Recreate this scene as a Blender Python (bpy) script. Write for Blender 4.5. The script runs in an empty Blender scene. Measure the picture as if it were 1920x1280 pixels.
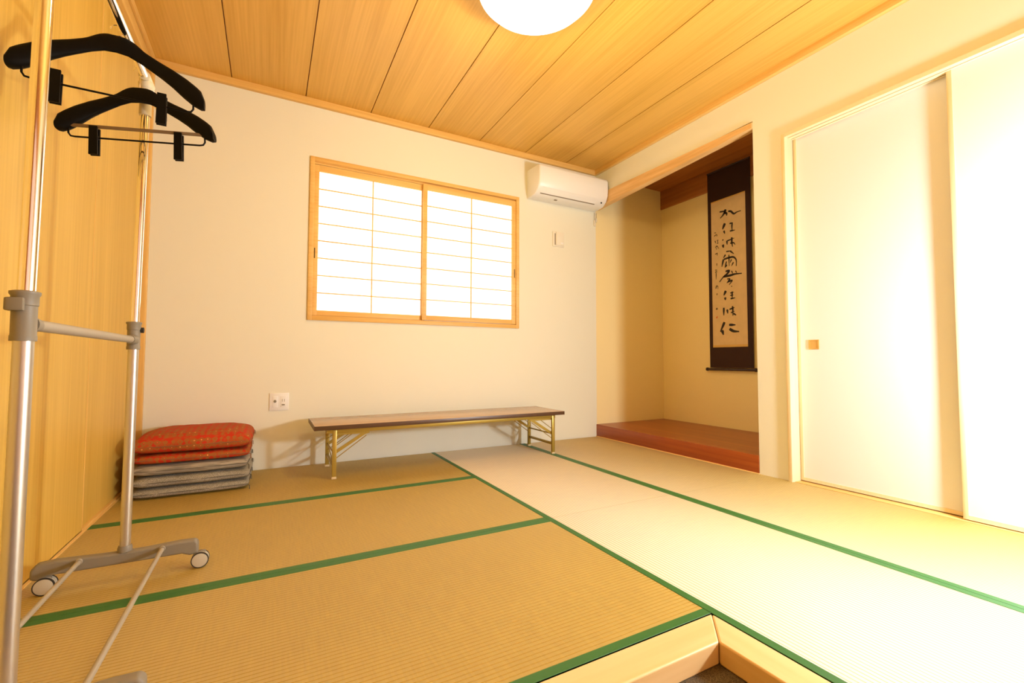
import bpy, bmesh, math, random
from mathutils import Vector, Matrix
random.seed(7)
sc = bpy.context.scene
col = sc.collection

# ------------------------------------------------------------------ camera
YAW, PITCH, ROLL = -0.4957, 0.0422, 0.0023
fw = Vector((-math.sin(YAW)*math.cos(PITCH), math.cos(YAW)*math.cos(PITCH), math.sin(PITCH)))
rt = Vector((math.cos(YAW), math.sin(YAW), 0)); up = rt.cross(fw)
r2 = rt*math.cos(ROLL)+up*math.sin(ROLL); u2 = -rt*math.sin(ROLL)+up*math.cos(ROLL)
cam = bpy.data.cameras.new('camera'); cam.sensor_width = 36; cam.lens = 842.5*36/1920; cam.clip_start = 0.02
co = bpy.data.objects.new('camera', cam); col.objects.link(co); sc.camera = co
M3 = Matrix((r2, u2, -fw)).transposed().to_4x4()
M3.translation = Vector((0.7383, -3.7034, 0.7783)); co.matrix_world = M3

# ------------------------------------------------------------------ exposure, world, lights
vs = sc.view_settings
vs.view_transform = 'Standard'; vs.look = 'None'; vs.gamma = 1; vs.use_curve_mapping = False
vs.exposure = -0.20
w = bpy.data.worlds.new('world'); sc.world = w; w.use_nodes = True
w.node_tree.nodes['Background'].inputs[0].default_value = (1, 0.97, 0.92, 1)
w.node_tree.nodes['Background'].inputs[1].default_value = 0.3

def point(name, loc, power, color, r):
    l = bpy.data.lights.new(name, 'POINT'); l.energy = power; l.color = color; l.shadow_soft_size = r
    o = bpy.data.objects.new(name, l); o.location = loc; col.objects.link(o); return o
def area(name, loc, target, sx, sy, power, color):
    l = bpy.data.lights.new(name, 'AREA'); l.shape = 'RECTANGLE'; l.size = sx; l.size_y = sy; l.energy = power; l.color = color
    o = bpy.data.objects.new(name, l); o.location = loc
    o.rotation_euler = (Vector(target)-Vector(loc)).to_track_quat('-Z', 'Y').to_euler(); col.objects.link(o); return o
KEY = point('key_light', (3.38, -3.70, 0.92), 215, (0.88, 0.95, 1.0), 0.11)
CEIL = point('ceiling_bulb', (1.91, -1.80, 2.52), 46, (1.0, 0.75, 0.34), 0.12)

REAR = area('rear_fill_light', (1.9, -5.45, 1.35), (2.3, 0, 1.3), 2.4, 1.9, 8, (1.0, 0.90, 0.75))  # added soft fill behind the camera, not a real opening

# ------------------------------------------------------------------ materials
def newmat(name):
    m = bpy.data.materials.new(name); m.use_nodes = True
    nt = m.node_tree; b = nt.nodes['Principled BSDF']
    return m, nt, b
def plain(name, c, rough=0.6, metal=0.0, spec=0.5, bump=0, bscale=200, var=0.0):
    m, nt, b = newmat(name)
    b.inputs['Base Color'].default_value = (*c, 1); b.inputs['Roughness'].default_value = rough
    b.inputs['Metallic'].default_value = metal; b.inputs['Specular IOR Level'].default_value = spec
    tc = nt.nodes.new('ShaderNodeTexCoord'); n = nt.nodes.new('ShaderNodeTexNoise'); n.inputs['Scale'].default_value = bscale
    nt.links.new(tc.outputs['Object'], n.inputs['Vector'])
    if bump:
        bp = nt.nodes.new('ShaderNodeBump'); bp.inputs['Strength'].default_value = bump; bp.inputs['Distance'].default_value = 0.001
        nt.links.new(n.outputs['Fac'], bp.inputs['Height']); nt.links.new(bp.outputs['Normal'], b.inputs['Normal'])
    if var:
        r = nt.nodes.new('ShaderNodeValToRGB'); r.color_ramp.elements[0].position = .35; r.color_ramp.elements[1].position = .65
        r.color_ramp.elements[0].color = tuple(x*(1-var) for x in c)+(1,); r.color_ramp.elements[1].color = tuple(min(1, x*(1+var)) for x in c)+(1,)
        nt.links.new(n.outputs['Fac'], r.inputs['Fac']); nt.links.new(r.outputs['Color'], b.inputs['Base Color'])
    return m
def wood(name, dark, light, axis='y', fine=90, stretch=0.03, rough=0.45, spec=0.4, wide=6.0, bump=0.05, band=None):
    """straight-grained timber: noise squeezed across the grain; band = (axis index, width) gives each board its own tone"""
    m, nt, b = newmat(name)
    N = nt.nodes; L = nt.links
    tc = N.new('ShaderNodeTexCoord')
    ai = 'xyz'.index(axis)
    def mapped(s):
        mp = N.new('ShaderNodeMapping'); v = [s]*3; v[ai] = s*stretch; mp.inputs['Scale'].default_value = v
        L.new(tc.outputs['Object'], mp.inputs['Vector']); return mp
    m1 = mapped(fine); n1 = N.new('ShaderNodeTexNoise'); n1.inputs['Scale'].default_value = 1; n1.inputs['Detail'].default_value = 4
    L.new(m1.outputs[0], n1.inputs['Vector'])
    m2 = mapped(wide); n2 = N.new('ShaderNodeTexNoise'); n2.inputs['Scale'].default_value = 1; n2.inputs['Detail'].default_value = 3; n2.inputs['Distortion'].default_value = .6
    L.new(m2.outputs[0], n2.inputs['Vector'])
    mx = N.new('ShaderNodeMath'); mx.operation = 'MULTIPLY_ADD'; mx.inputs[1].default_value = .5
    mh = N.new('ShaderNodeMath'); mh.operation = 'MULTIPLY'; mh.inputs[1].default_value = .5
    L.new(n2.outputs['Fac'], mh.inputs[0]); L.new(n1.outputs['Fac'], mx.inputs[0]); L.new(mh.outputs[0], mx.inputs[2])
    last = mx
    if band:
        sx = N.new('ShaderNodeSeparateXYZ'); L.new(tc.outputs['Object'], sx.inputs[0])
        dv = N.new('ShaderNodeMath'); dv.operation = 'DIVIDE'; dv.inputs[1].default_value = band[1]; L.new(sx.outputs[band[0]], dv.inputs[0])
        of = N.new('ShaderNodeMath'); of.operation = 'ADD'; of.inputs[1].default_value = band[2]; L.new(dv.outputs[0], of.inputs[0])
        fl = N.new('ShaderNodeMath'); fl.operation = 'FLOOR'; L.new(of.outputs[0], fl.inputs[0])
        wn = N.new('ShaderNodeTexWhiteNoise'); wn.noise_dimensions = '1D'; L.new(fl.outputs[0], wn.inputs['W'])
        a = N.new('ShaderNodeMath'); a.operation = 'MULTIPLY_ADD'; a.inputs[1].default_value = .10; L.new(wn.outputs['Value'], a.inputs[0]); L.new(mx.outputs[0], a.inputs[2])
        last = a
    rp = N.new('ShaderNodeValToRGB'); rp.color_ramp.elements[0].position = .36; rp.color_ramp.elements[1].position = .66
    rp.color_ramp.elements[0].color = (*dark, 1); rp.color_ramp.elements[1].color = (*light, 1)
    L.new(last.outputs[0], rp.inputs['Fac']); L.new(rp.outputs['Color'], b.inputs['Base Color'])
    b.inputs['Roughness'].default_value = rough; b.inputs['Specular IOR Level'].default_value = spec
    bp = N.new('ShaderNodeBump'); bp.inputs['Strength'].default_value = bump; bp.inputs['Distance'].default_value = .001
    L.new(n1.outputs['Fac'], bp.inputs['Height']); L.new(bp.outputs['Normal'], b.inputs['Normal'])
    return m
def emis(name, c, s):
    m, nt, b = newmat(name); b.inputs['Base Color'].default_value = (*c, 1)
    b.inputs['Emission Color'].default_value = (*c, 1); b.inputs['Emission Strength'].default_value = s; b.inputs['Roughness'].default_value = .6
    return m

def tatami_mat_material():
    m, nt, b = newmat('woven_rush'); N = nt.nodes; L = nt.links
    tc = N.new('ShaderNodeTexCoord'); sx = N.new('ShaderNodeSeparateXYZ'); L.new(tc.outputs['Object'], sx.inputs[0])
    def math_(op, a=None, b_=None, va=None, vb=None):
        n = N.new('ShaderNodeMath'); n.operation = op
        if a is not None: L.new(a, n.inputs[0])
        if b_ is not None: L.new(b_, n.inputs[1])
        if va is not None: n.inputs[0].default_value = va
        if vb is not None: n.inputs[1].default_value = vb
        return n.outputs[0]
    # warp rows: pitch 15 mm across the mat (local y), thread dips run along local x
    row = math_('DIVIDE', sx.outputs['Y'], vb=0.0155)
    s = math_('ABSOLUTE', math_('SINE', math_('MULTIPLY', row, vb=math.pi)))
    dip = math_('POWER', math_('SUBTRACT', None, s, va=1.0), vb=3.0)          # 1 in the dips
    fl = math_('FLOOR', row); off = math_('MULTIPLY', math_('MODULO', fl, vb=2.0), vb=.5)
    # rush stems 4 mm pitch along local x, staggered on alternate rows
    st = math_('ADD', math_('DIVIDE', sx.outputs['X'], vb=0.0052), off)
    stem = math_('ABSOLUTE', math_('SINE', math_('MULTIPLY', st, vb=math.pi)))
    mp = N.new('ShaderNodeMapping'); mp.inputs['Scale'].default_value = (140, 9, 1); L.new(tc.outputs['Object'], mp.inputs[0])
    nz = N.new('ShaderNodeTexNoise'); nz.inputs['Scale'].default_value = 1; nz.inputs['Detail'].default_value = 3; L.new(mp.outputs[0], nz.inputs['Vector'])
    n2 = N.new('ShaderNodeTexNoise'); n2.inputs['Scale'].default_value = 2.2; n2.inputs['Detail'].default_value = 2; L.new(tc.outputs['Object'], n2.inputs['Vector'])
    h = math_('SUBTRACT', math_('MULTIPLY', stem, vb=.35), math_('MULTIPLY', dip, vb=1.0))
    fac = math_('ADD', math_('MULTIPLY', nz.outputs['Fac'], vb=.75), math_('MULTIPLY', n2.outputs['Fac'], vb=.25))
    rp = N.new('ShaderNodeValToRGB'); rp.color_ramp.elements[0].position = .3; rp.color_ramp.elements[1].position = .7
    rp.color_ramp.elements[0].color = (0.48, 0.32, 0.028, 1); rp.color_ramp.elements[1].color = (0.60, 0.42, 0.050, 1)
    L.new(fac, rp.inputs['Fac'])
    mul = N.new('ShaderNodeMix'); mul.data_type = 'RGBA'; mul.blend_type = 'MULTIPLY'; mul.inputs['B'].default_value = (0.75, 0.62, 0.48, 1)
    L.new(rp.outputs['Color'], mul.inputs['A']); L.new(math_('MULTIPLY', dip, vb=.9), mul.inputs['Factor'])
    L.new(mul.outputs['Result'], b.inputs['Base Color'])
    b.inputs['Roughness'].default_value = .7; b.inputs['Specular IOR Level'].default_value = .2
    # waxy sheen of the stems: glossy across, stretched round each stem
    g = N.new('ShaderNodeBsdfAnisotropic'); g.distribution = 'GGX'; g.inputs['Color'].default_value = (1.0, 0.94, 0.82, 1)
    g.inputs['Roughness'].default_value = .88; g.inputs['Anisotropy'].default_value = SHEEN_ANISO; g.inputs['Rotation'].default_value = .25
    tg = N.new('ShaderNodeTangent'); tg.direction_type = 'UV_MAP'; tg.uv_map = 'UVMap'
    L.new(tg.outputs[0], g.inputs['Tangent'])
    mix = N.new('ShaderNodeMixShader'); L.new(math_('MULTIPLY', math_('SUBTRACT', None, dip, va=1.0), vb=SHEEN_MIX), mix.inputs[0])
    L.new(b.outputs[0], mix.inputs[1]); L.new(g.outputs[0], mix.inputs[2])
    L.new(mix.outputs[0], N['Material Output'].inputs['Surface'])
    bp = N.new('ShaderNodeBump'); bp.inputs['Strength'].default_value = .5; bp.inputs['Distance'].default_value = .0012
    L.new(h, bp.inputs['Height']); L.new(bp.outputs['Normal'], b.inputs['Normal'])
    return m
SHEEN_ANISO, SHEEN_MIX = 0.58, 0.40

def brocade(name, base, c2, c3, scale):
    """repeating small woven pattern"""
    m, nt, b = newmat(name); N = nt.nodes; L = nt.links
    tc = N.new('ShaderNodeTexCoord')
    v = N.new('ShaderNodeTexVoronoi'); v.feature = 'F1'; v.distance = 'MANHATTAN'; v.inputs['Scale'].default_value = scale; v.inputs['Randomness'].default_value = .25
    L.new(tc.outputs['Object'], v.inputs['Vector'])
    r = N.new('ShaderNodeValToRGB'); e = r.color_ramp.elements
    e[0].position = .16; e[0].color = (*c3, 1); e[1].position = .22; e[1].color = (*c2, 1)
    e2 = e.new(.40); e2.color = (*base, 1); e3 = e.new(.62); e3.color = (*base, 1); e4 = e.new(.74); e4.color = (*c2, 1)
    L.new(v.outputs['Distance'], r.inputs['Fac'])
    n = N.new('ShaderNodeTexNoise'); n.inputs['Scale'].default_value = 26; n.inputs['Detail'].default_value = 2; L.new(tc.outputs['Object'], n.inputs['Vector'])
    rr = N.new('ShaderNodeValToRGB'); rr.color_ramp.elements[0].position = .45; rr.color_ramp.elements[1].position = .58
    L.new(n.outputs['Fac'], rr.inputs['Fac'])
    mx = N.new('ShaderNodeMix'); mx.data_type = 'RGBA'; mx.inputs['B'].default_value = (*base, 1)
    mm = N.new('ShaderNodeMath'); mm.operation = 'MULTIPLY'; mm.inputs[1].default_value = .55; L.new(rr.outputs['Color'], mm.inputs[0])
    L.new(mm.outputs[0], mx.inputs['Factor']); L.new(r.outputs['Color'], mx.inputs['A']); L.new(mx.outputs['Result'], b.inputs['Base Color'])
    b.inputs['Roughness'].default_value = .8; b.inputs['Specular IOR Level'].default_value = .2
    bp = N.new('ShaderNodeBump'); bp.inputs['Strength'].default_value = .3; bp.inputs['Distance'].default_value = .001
    L.new(v.outputs['Distance'], bp.inputs['Height']); L.new(bp.outputs['Normal'], b.inputs['Normal'])
    return m
def tweed(name, a, c, striped):
    m, nt, b = newmat(name); N = nt.nodes; L = nt.links
    tc = N.new('ShaderNodeTexCoord'); mp = N.new('ShaderNodeMapping'); mp.inputs['Scale'].default_value = (60, 60, 900) if striped else (240, 240, 420)
    L.new(tc.outputs['Object'], mp.inputs[0])
    if striped: mp.inputs['Scale'].default_value = (8, 160, 160)
    n = N.new('ShaderNodeTexNoise'); n.inputs['Scale'].default_value = 1; n.inputs['Detail'].default_value = 3; L.new(mp.outputs[0], n.inputs['Vector'])
    r = N.new('ShaderNodeValToRGB'); r.color_ramp.elements[0].position = .38; r.color_ramp.elements[1].position = .62
    r.color_ramp.elements[0].color = (*a, 1); r.color_ramp.elements[1].color = (*c, 1)
    L.new(n.outputs['Fac'], r.inputs['Fac']); L.new(r.outputs['Color'], b.inputs['Base Color'])
    b.inputs['Roughness'].default_value = .9; b.inputs['Specular IOR Level'].default_value = .15
    bp = N.new('ShaderNodeBump'); bp.inputs['Strength'].default_value = .5; bp.inputs['Distance'].default_value = .0015
    L.new(n.outputs['Fac'], bp.inputs['Height']); L.new(bp.outputs['Normal'], b.inputs['Normal'])
    return m

MT = {}
MT['wall'] = plain('cream_wallpaper', (0.83, 0.82, 0.70), .85, spec=.15, bump=.25, bscale=900)
MT['alcove_shade'] = plain('alcove_wall_shade_tan', (0.93, 0.78, 0.42), .9, spec=.1, bump=.3, bscale=700)  # warm tone of the shaded alcove painted into its wall colour
MT['ceil'] = wood('ceiling_veneer', (0.58, 0.312, 0.045), (0.75, 0.445, 0.095), 'y', 70, .02, .45, .5, 5, band=(0, .479, .032))
MT['panel'] = wood('blond_panel_veneer', (0.58, 0.35, 0.055), (0.73, 0.475, 0.10), 'z', 70, .02, .42, .4, 5)
MT['trim_x'] = wood('pine_along_x', (0.74, 0.44, 0.12), (0.88, 0.58, 0.20), 'x', 80, .03)
MT['trim_y'] = wood('pine_along_y', (0.74, 0.44, 0.12), (0.88, 0.58, 0.20), 'y', 80, .03)
MT['trim_z'] = wood('pine_along_z', (0.74, 0.44, 0.12), (0.88, 0.58, 0.20), 'z', 80, .03)
MT['pale_z'] = wood('pale_pine_along_z', (0.82, 0.66, 0.40), (0.88, 0.75, 0.50), 'z', 80, .03)
MT['pale_y'] = wood('pale_pine_along_y', (0.82, 0.66, 0.40), (0.88, 0.75, 0.50), 'y', 80, .03)
MT['hinoki_x'] = wood('cypress_along_x', (0.80, 0.52, 0.22), (0.90, 0.64, 0.32), 'x', 30, .06, .4, .4, 5)
MT['hinoki_y'] = wood('cypress_along_y', (0.80, 0.52, 0.22), (0.90, 0.64, 0.32), 'y', 30, .06, .4, .4, 5)
MT['log'] = wood('hewn_log', (0.62, 0.36, 0.13), (0.86, 0.58, 0.27), 'y', 40, .06, .5, .3, 9, bump=.3)
MT['darkwood'] = wood('dark_alcove_board', (0.32, 0.11, 0.02), (0.48, 0.19, 0.04), 'y', 40, .05, .5, .4, 6)
MT['redwood'] = wood('red_brown_platform', (0.26, 0.046, 0.007), (0.41, 0.100, 0.016), 'y', 35, .04, .28, .5, 6)
MT['tatami'] = tatami_mat_material()
MT['core'] = plain('straw_core', (.45, .32, .14), .9, bump=.3, bscale=300, var=.2)
MT['border'] = plain('green_cloth', (0.035, 0.155, 0.030), .5, spec=.45, bump=.3, bscale=1500)
MT['gap'] = plain('dark_gap', (0.10, 0.065, 0.02), .9)
MT['carpet'] = plain('dark_carpet', (0.10, 0.07, 0.035), .95, bump=.8, bscale=350, var=.6)
MT['paper'] = emis('lit_shoji_paper', (1.0, 0.98, 0.95), 1.25)
MT['fusuma'] = plain('cream_sliding_paper', (0.82, 0.80, 0.79), .8, spec=.2, bump=.15, bscale=600)
MT['chrome'] = plain('chrome', (0.92, 0.90, 0.88), .10, 1.0)
MT['steel'] = plain('silver_lacquered_steel', (0.60, 0.58, 0.54), .32, .85)
MT['greyplastic'] = plain('grey_plastic', (0.235, 0.205, 0.155), .5, bump=.05)
MT['greylight'] = plain('light_grey_plastic', (0.36, 0.315, 0.245), .45)
MT['disc'] = plain('pale_grey_disc', (0.52, 0.48, 0.38), .4)
MT['beigeplastic'] = plain('pale_plastic', (0.72, 0.64, 0.46), .5)
MT['black'] = plain('matt_black_plastic', (0.004, 0.0035, 0.003), .5, spec=.12)
MT['rubber'] = plain('black_rubber', (0.02, 0.018, 0.016), .7)
MT['barwood'] = plain('brown_flocked_bar', (0.20, 0.13, 0.065), .6)
MT['white'] = plain('white_plastic', (0.87, 0.88, 0.88), .35)
MT['offwhite'] = plain('ivory_plastic', (0.84, 0.76, 0.63), .45)
MT['ctl'] = plain('cream_plastic', (0.84, 0.80, 0.68), .5)
MT['slot'] = plain('grey_vent', (0.22, 0.18, 0.13), .6)
MT['lampshade'] = emis('lit_lamp_cover', (1.0, 0.98, 0.94), 2.2)
MT['brass'] = plain('brass', (0.80, 0.52, 0.18), .35, .7)
MT['brassin'] = plain('brushed_brass', (0.72, 0.46, 0.15), .5, .5)
MT['tabletop'] = wood('dark_rosewood_laminate', (0.42, 0.28, 0.165), (0.58, 0.40, 0.25), 'x', 60, .03, .22, .6, 6, bump=.02)
MT['tableedge'] = plain('dark_table_edging', (0.09, 0.045, 0.022), .35)
MT['leg'] = plain('olive_gold_lacquered_steel', (0.42, 0.30, 0.055), .30, .45)
MT['cap'] = plain('clear_rubber_foot', (0.66, 0.52, 0.30), .5)
MT['red'] = brocade('red_gold_brocade', (0.33, 0.115, 0.022), (0.50, 0.035, 0.010), (0.66, 0.42, 0.10), 30)
MT['redseam'] = plain('dark_red_piping', (0.26, 0.09, 0.03), .8)
MT['grey'] = tweed('grey_tweed', (0.20, 0.18, 0.14), (0.42, 0.38, 0.30), False)
MT['greystripe'] = tweed('grey_striped_cloth', (0.23, 0.20, 0.155), (0.42, 0.37, 0.29), True)
MT['greyseam'] = plain('dark_grey_piping', (0.13, 0.115, 0.09), .9)
MT['silk'] = plain('dark_brown_silk', (0.036, 0.012, 0.007), .7, spec=.3, bump=.2, bscale=900)
MT['washi'] = plain('tan_calligraphy_paper', (0.74, 0.55, 0.31), .85, spec=.1, var=.04, bscale=12)
MT['goldband'] = plain('gold_silk_strip', (0.68, 0.43, 0.12), .6)
MT['ink'] = plain('black_ink', (0.018, 0.010, 0.006), .7)
MT['seal'] = plain('red_seal_ink', (0.62, 0.15, 0.07), .7)
MT['darkrod'] = plain('dark_lacquer', (0.03, 0.010, 0.006), .3)

# ------------------------------------------------------------------ mesh helpers
class MB:
    def __init__(s): s.bm = bmesh.new()
    def box(s, x0, x1, y0, y1, z0, z1, bev=0.0, seg=2):
        r = bmesh.ops.create_cube(s.bm, size=1); vs_ = r['verts']
        bmesh.ops.scale(s.bm, vec=(abs(x1-x0), abs(y1-y0), abs(z1-z0)), verts=vs_)
        bmesh.ops.translate(s.bm, vec=((x0+x1)/2, (y0+y1)/2, (z0+z1)/2), verts=vs_)
        if bev:
            es = list({e for v in vs_ for e in v.link_edges})
            bmesh.ops.bevel(s.bm, geom=es, offset=bev, segments=seg, profile=.5, affect='EDGES')
        return s
    def cyl(s, p, q, r, n=24, r2=None, cap=True):
        p = Vector(p); q = Vector(q); d = q-p
        M = Matrix.Translation((p+q)/2) @ d.to_track_quat('Z', 'Y').to_matrix().to_4x4()
        bmesh.ops.create_cone(s.bm, cap_ends=cap, segments=n, radius1=r, radius2=r if r2 is None else r2, depth=d.length, matrix=M); return s
    def sph(s, c, r, n=16, sc_=(1, 1, 1)):
        M = Matrix.Translation(c) @ Matrix.Diagonal((*sc_, 1))
        bmesh.ops.create_uvsphere(s.bm, u_segments=n, v_segments=n//2, radius=r, matrix=M); return s
    def lathe(s, prof, c, axis='z', n=40):
        """prof = [(radius, height)]"""
        rings = []
        for r, h in prof:
            ring = []
            for i in range(n):
                a = 2*math.pi*i/n; x, y = r*math.cos(a), r*math.sin(a)
                v = {'z': (x, y, h), 'x': (h, x, y), 'y': (x, h, y)}[axis]
                ring.append(s.bm.verts.new(Vector(c)+Vector(v)))
            rings.append(ring)
        for a, b in zip(rings, rings[1:]):
            for i in range(n): s.bm.faces.new((a[i], a[(i+1) % n], b[(i+1) % n], b[i]))
        s.bm.faces.new(rings[0]); s.bm.faces.new(rings[-1]); return s
    def tube(s, pts, r, n=10):
        pts = [Vector(p) for p in pts]; rings = []
        prev = None
        for i, p in enumerate(pts):
            t = (pts[min(i+1, len(pts)-1)]-pts[max(i-1, 0)]).normalized()
            if prev is None:
                a = t.orthogonal().normalized()
            else:
                a = (prev - t*prev.dot(t)).normalized()
            prev = a; b = t.cross(a)
            rings.append([s.bm.verts.new(p + r*(math.cos(2*math.pi*k/n)*a+math.sin(2*math.pi*k/n)*b)) for k in range(n)])
        for a, b in zip(rings, rings[1:]):
            for i in range(n): s.bm.faces.new((a[i], a[(i+1) % n], b[(i+1) % n], b[i]))
        s.bm.faces.new(rings[0]); s.bm.faces.new(rings[-1]); return s
    def loft(s, rings):
        R = [[s.bm.verts.new(p) for p in ring] for ring in rings]; n = len(R[0])
        for a, b in zip(R, R[1:]):
            for i in range(n): s.bm.faces.new((a[i], a[(i+1) % n], b[(i+1) % n], b[i]))
        s.bm.faces.new(R[0]); s.bm.faces.new(R[-1]); return s
    def prism(s, poly, vec, bev=0):
        """extrude a planar polygon of 3-D points by vec"""
        a = [s.bm.verts.new(Vector(p)) for p in poly]; b = [s.bm.verts.new(Vector(p)+Vector(vec)) for p in poly]; n = len(a)
        s.bm.faces.new(a); s.bm.faces.new(b[::-1])
        for i in range(n): s.bm.faces.new((a[i], b[i], b[(i+1) % n], a[(i+1) % n]))
        return s
    def build(s, name, mat, parent=None, smooth=True, sharp=35, bevel=0, **tags):
        bmesh.ops.recalc_face_normals(s.bm, faces=s.bm.faces)
        me = bpy.data.meshes.new(name)
        if smooth:
            for f in s.bm.faces: f.smooth = True
            for e in s.bm.edges:
                if len(e.link_faces) == 2 and e.calc_face_angle(0) > math.radians(sharp): e.smooth = False
        s.bm.to_mesh(me); s.bm.free()
        me.materials.append(MT[mat]); o = bpy.data.objects.new(name, me); col.objects.link(o)
        if bevel:
            md = o.modifiers.new('bevel', 'BEVEL'); md.width = bevel; md.segments = 3
        if parent: o.parent = parent
        for k, v in tags.items(): o[k] = v
        return o
def tag(o, label=None, cat=None, group=None, kind=None):
    if label: o['label'] = label
    if cat: o['category'] = cat
    if group: o['group'] = group
    if kind: o['kind'] = kind
    return o
def empty(name, loc=(0, 0, 0), rz=0):
    o = bpy.data.objects.new(name, None); o.empty_display_size = .1; o.location = loc; o.rotation_euler = (0, 0, rz); col.objects.link(o); return o
def struct(name, mb, mat, parent=None, label=None, **k):
    o = mb.build(name, mat, parent, **k)
    if not parent: o['kind'] = 'structure'
    if label: o['label'] = label
    return o

# ------------------------------------------------------------------ room shell
W, H, HC, YR, TH = 3.742, 2.727, 2.775, -5.6, 0.12      # right wall, trim underside, ceiling, rear wall
AX = 4.71; AY = -1.7545; AW = 3.86                       # alcove back, alcove near jamb, wall thickness
LS = 1.855; LY = -2.850                                  # inner corner of the sunken entry

struct('wall_back', MB().box(-.12, 0.985, 0, TH, -.12, 2.9).box(2.81, W, 0, TH, -.12, 2.9)
       .box(0.985, 2.81, 0, TH, -.12, 1.08).box(0.985, 2.81, 0, TH, 2.335, 2.9), 'wall', label='cream papered back wall with the paper window')
struct('wall_left', MB().box(-.14, -.02, YR, 0, -.12, 2.9), 'panel', label='left wall behind the wooden sliding panels')
wr = MB()
wr.box(W, AW, AY, 0, 2.49, 2.9)                          # above the alcove opening
wr.box(W, AW, -1.965, AY, -.12, 2.9)           # pillar between alcove and doors
wr.box(W, AW, YR, -1.965, 2.29, 2.9)                     # above the sliding doors
wr.box(W, AW, YR, -4.75, -.12, 2.29)
struct('wall_right', wr, 'wall', label='cream papered right wall with alcove opening and sliding doors')
struct('wall_rear', MB().box(-.12, AW, YR-.12, YR, -.12, 2.9), 'darkwood')
struct('wall_alcove_left', MB().box(W, AX+.1, 0, TH, -.12, 2.9), 'alcove_shade', label='left side wall of the alcove')
struct('wall_alcove_back', MB().box(AX, AX+.1, -2.2, TH, -.05, 2.9), 'alcove_shade', label='back wall of the alcove behind the hanging scroll')
struct('wall_alcove_right', MB().box(AW, AX, -2.2, AY-.03, -.05, 2.9), 'wall')
struct('wall_closet_back', MB().box(W+.45, W+.5, YR, -2.2, -.12, 2.9), 'wall')

# ceiling boards with shadow gaps between them
cb = MB(); seams = [0.464, 0.942, 1.421, 1.903, 2.382, 2.863, 3.337]
xs = [-.02]+seams+[W+.02]
for a, b in zip(xs, xs[1:]): cb.box(a+.0032, b-.0032, YR, 0, HC, HC+.010)
ceil = struct('ceiling', cb, 'ceil', label='boarded ceiling of straight-grained wood')
MB().box(-.1, W+.1, YR, .05, HC+.013, HC+.03).build('backing', 'darkwood', ceil)
struct('trim_1', MB().box(0, W, -.032, 0, H, HC+.002, bev=.002), 'trim_x', label='ceiling moulding along the back wall')
struct('trim_2', MB().box(W-.032, W, YR, -.032, H, HC+.002, bev=.002), 'trim_y', label='ceiling moulding along the right wall')
struct('trim_3', MB().box(-.02, .035, YR, -.032, 2.735, HC+.002, bev=.002).box(-.02, .022, YR, -.032, 2.655, 2.732, bev=.003), 'trim_y', label='ceiling moulding and head rail along the left wall')
struct('trim_4', MB().box(0, .031, -.031, 0, .0, 2.735, bev=.002), 'trim_z', label='slim corner post at the left end of the back wall')
struct('trim_5', MB().box(-.02, .022, LY-.1, -.031, -.055, .002, bev=.001).box(-.02, .012, -3.8, -.031, .0, .009, bev=.001), 'trim_y', label='bottom rail of the left sliding panels')

# sunken floor, subfloor
struct('floor', MB().box(-.12, W+.5, YR, .12, -.14, -.062), 'carpet', label='dark carpeted sunken entry floor')
struct('trim_6', MB().prism([(.02, LY, 0), (LS, LY, 0), (1.958, -2.747, 0), (.02, -2.747, 0)], (0, 0, -.062)), 'hinoki_x', bevel=.005, label='pale wooden step edge running left from the inner corner')
struct('trim_7', MB().prism([(LS, YR, 0), (1.958, YR, 0), (1.958, -2.749, 0), (LS, -2.852, 0)], (0, 0, -.062)), 'hinoki_y', bevel=.005, label='pale wooden step edge running toward the camera')
struct('trim_8', MB().box(W+.012, W+.115, -4.75, -1.965, -.06, -.001, bev=.001), 'trim_y', label='sliding door threshold beside the tatami')
struct('trim_9', MB().box(.0, W, -.010, 0, -.06, -.012).box(W, W+.012, -4.7, 0, -.06, -.010), 'gap', label='dark joint between tatami and walls')

# door casing (jamb and head)
struct('trim_10', MB().box(W-.018, W+.10, -1.986, -1.962, -.02, 2.292, bev=.001), 'pale_z', label='door jamb beside the alcove pillar')
struct('trim_11', MB().box(W-.018, W+.012, -4.75, -1.9862, 2.268, 2.292).box(W+.020, W+.052, -4.75, -1.9862, 2.268, 2.30).box(W+.060, W+.10, -4.75, -1.9862, 2.268, 2.30), 'pale_y', label='grooved door head above the sliding doors')

# sliding doors (fusuma)
def fusuma(name, x, y0, y1, z0, z1, label, handle_y):
    t = empty(name, (x, (y0+y1)/2, z0)); t['kind'] = 'structure'; t['label'] = label
    L = (y1-y0)/2; h = z1-z0
    MB().box(.003, .022, -L+.020, L-.020, .020, h-.012).build('paper_panel', 'fusuma', t)
    MB().box(0, .026, -L, -L+.021, 0, h, bev=.001).box(0, .026, L-.021, L, 0, h, bev=.001).box(0, .026, -L+.021, L-.021, 0, .021).box(0, .026, -L+.021, L-.021, h-.013, h).build('wooden_edge', 'pale_z', t)
    if handle_y is not None:
        hy = handle_y-(y0+y1)/2; hz = .885-z0
        hd = MB()
        for a, b, c, d in ((-.031, .031, .023, .031), (-.031, .031, -.031, -.023), (-.031, -.023, -.023, .023), (.023, .031, -.023, .023)): hd.box(-.003, .004, hy+a, hy+b, hz+c, hz+d, bev=.0008)
        ho = hd.build('recessed_pull', 'brass', t); ho['label'] = 'square brass finger pull'
        MB().box(.0, .003, hy-.024, hy+.024, hz-.024, hz+.024).build('pull_cup', 'brassin', ho)
    return t
fusuma('door_1', W+.074, -2.87, -1.988, .004, 2.282, 'cream sliding door next to the alcove, set in the rear track, with a square brass pull', -2.088)
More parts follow.
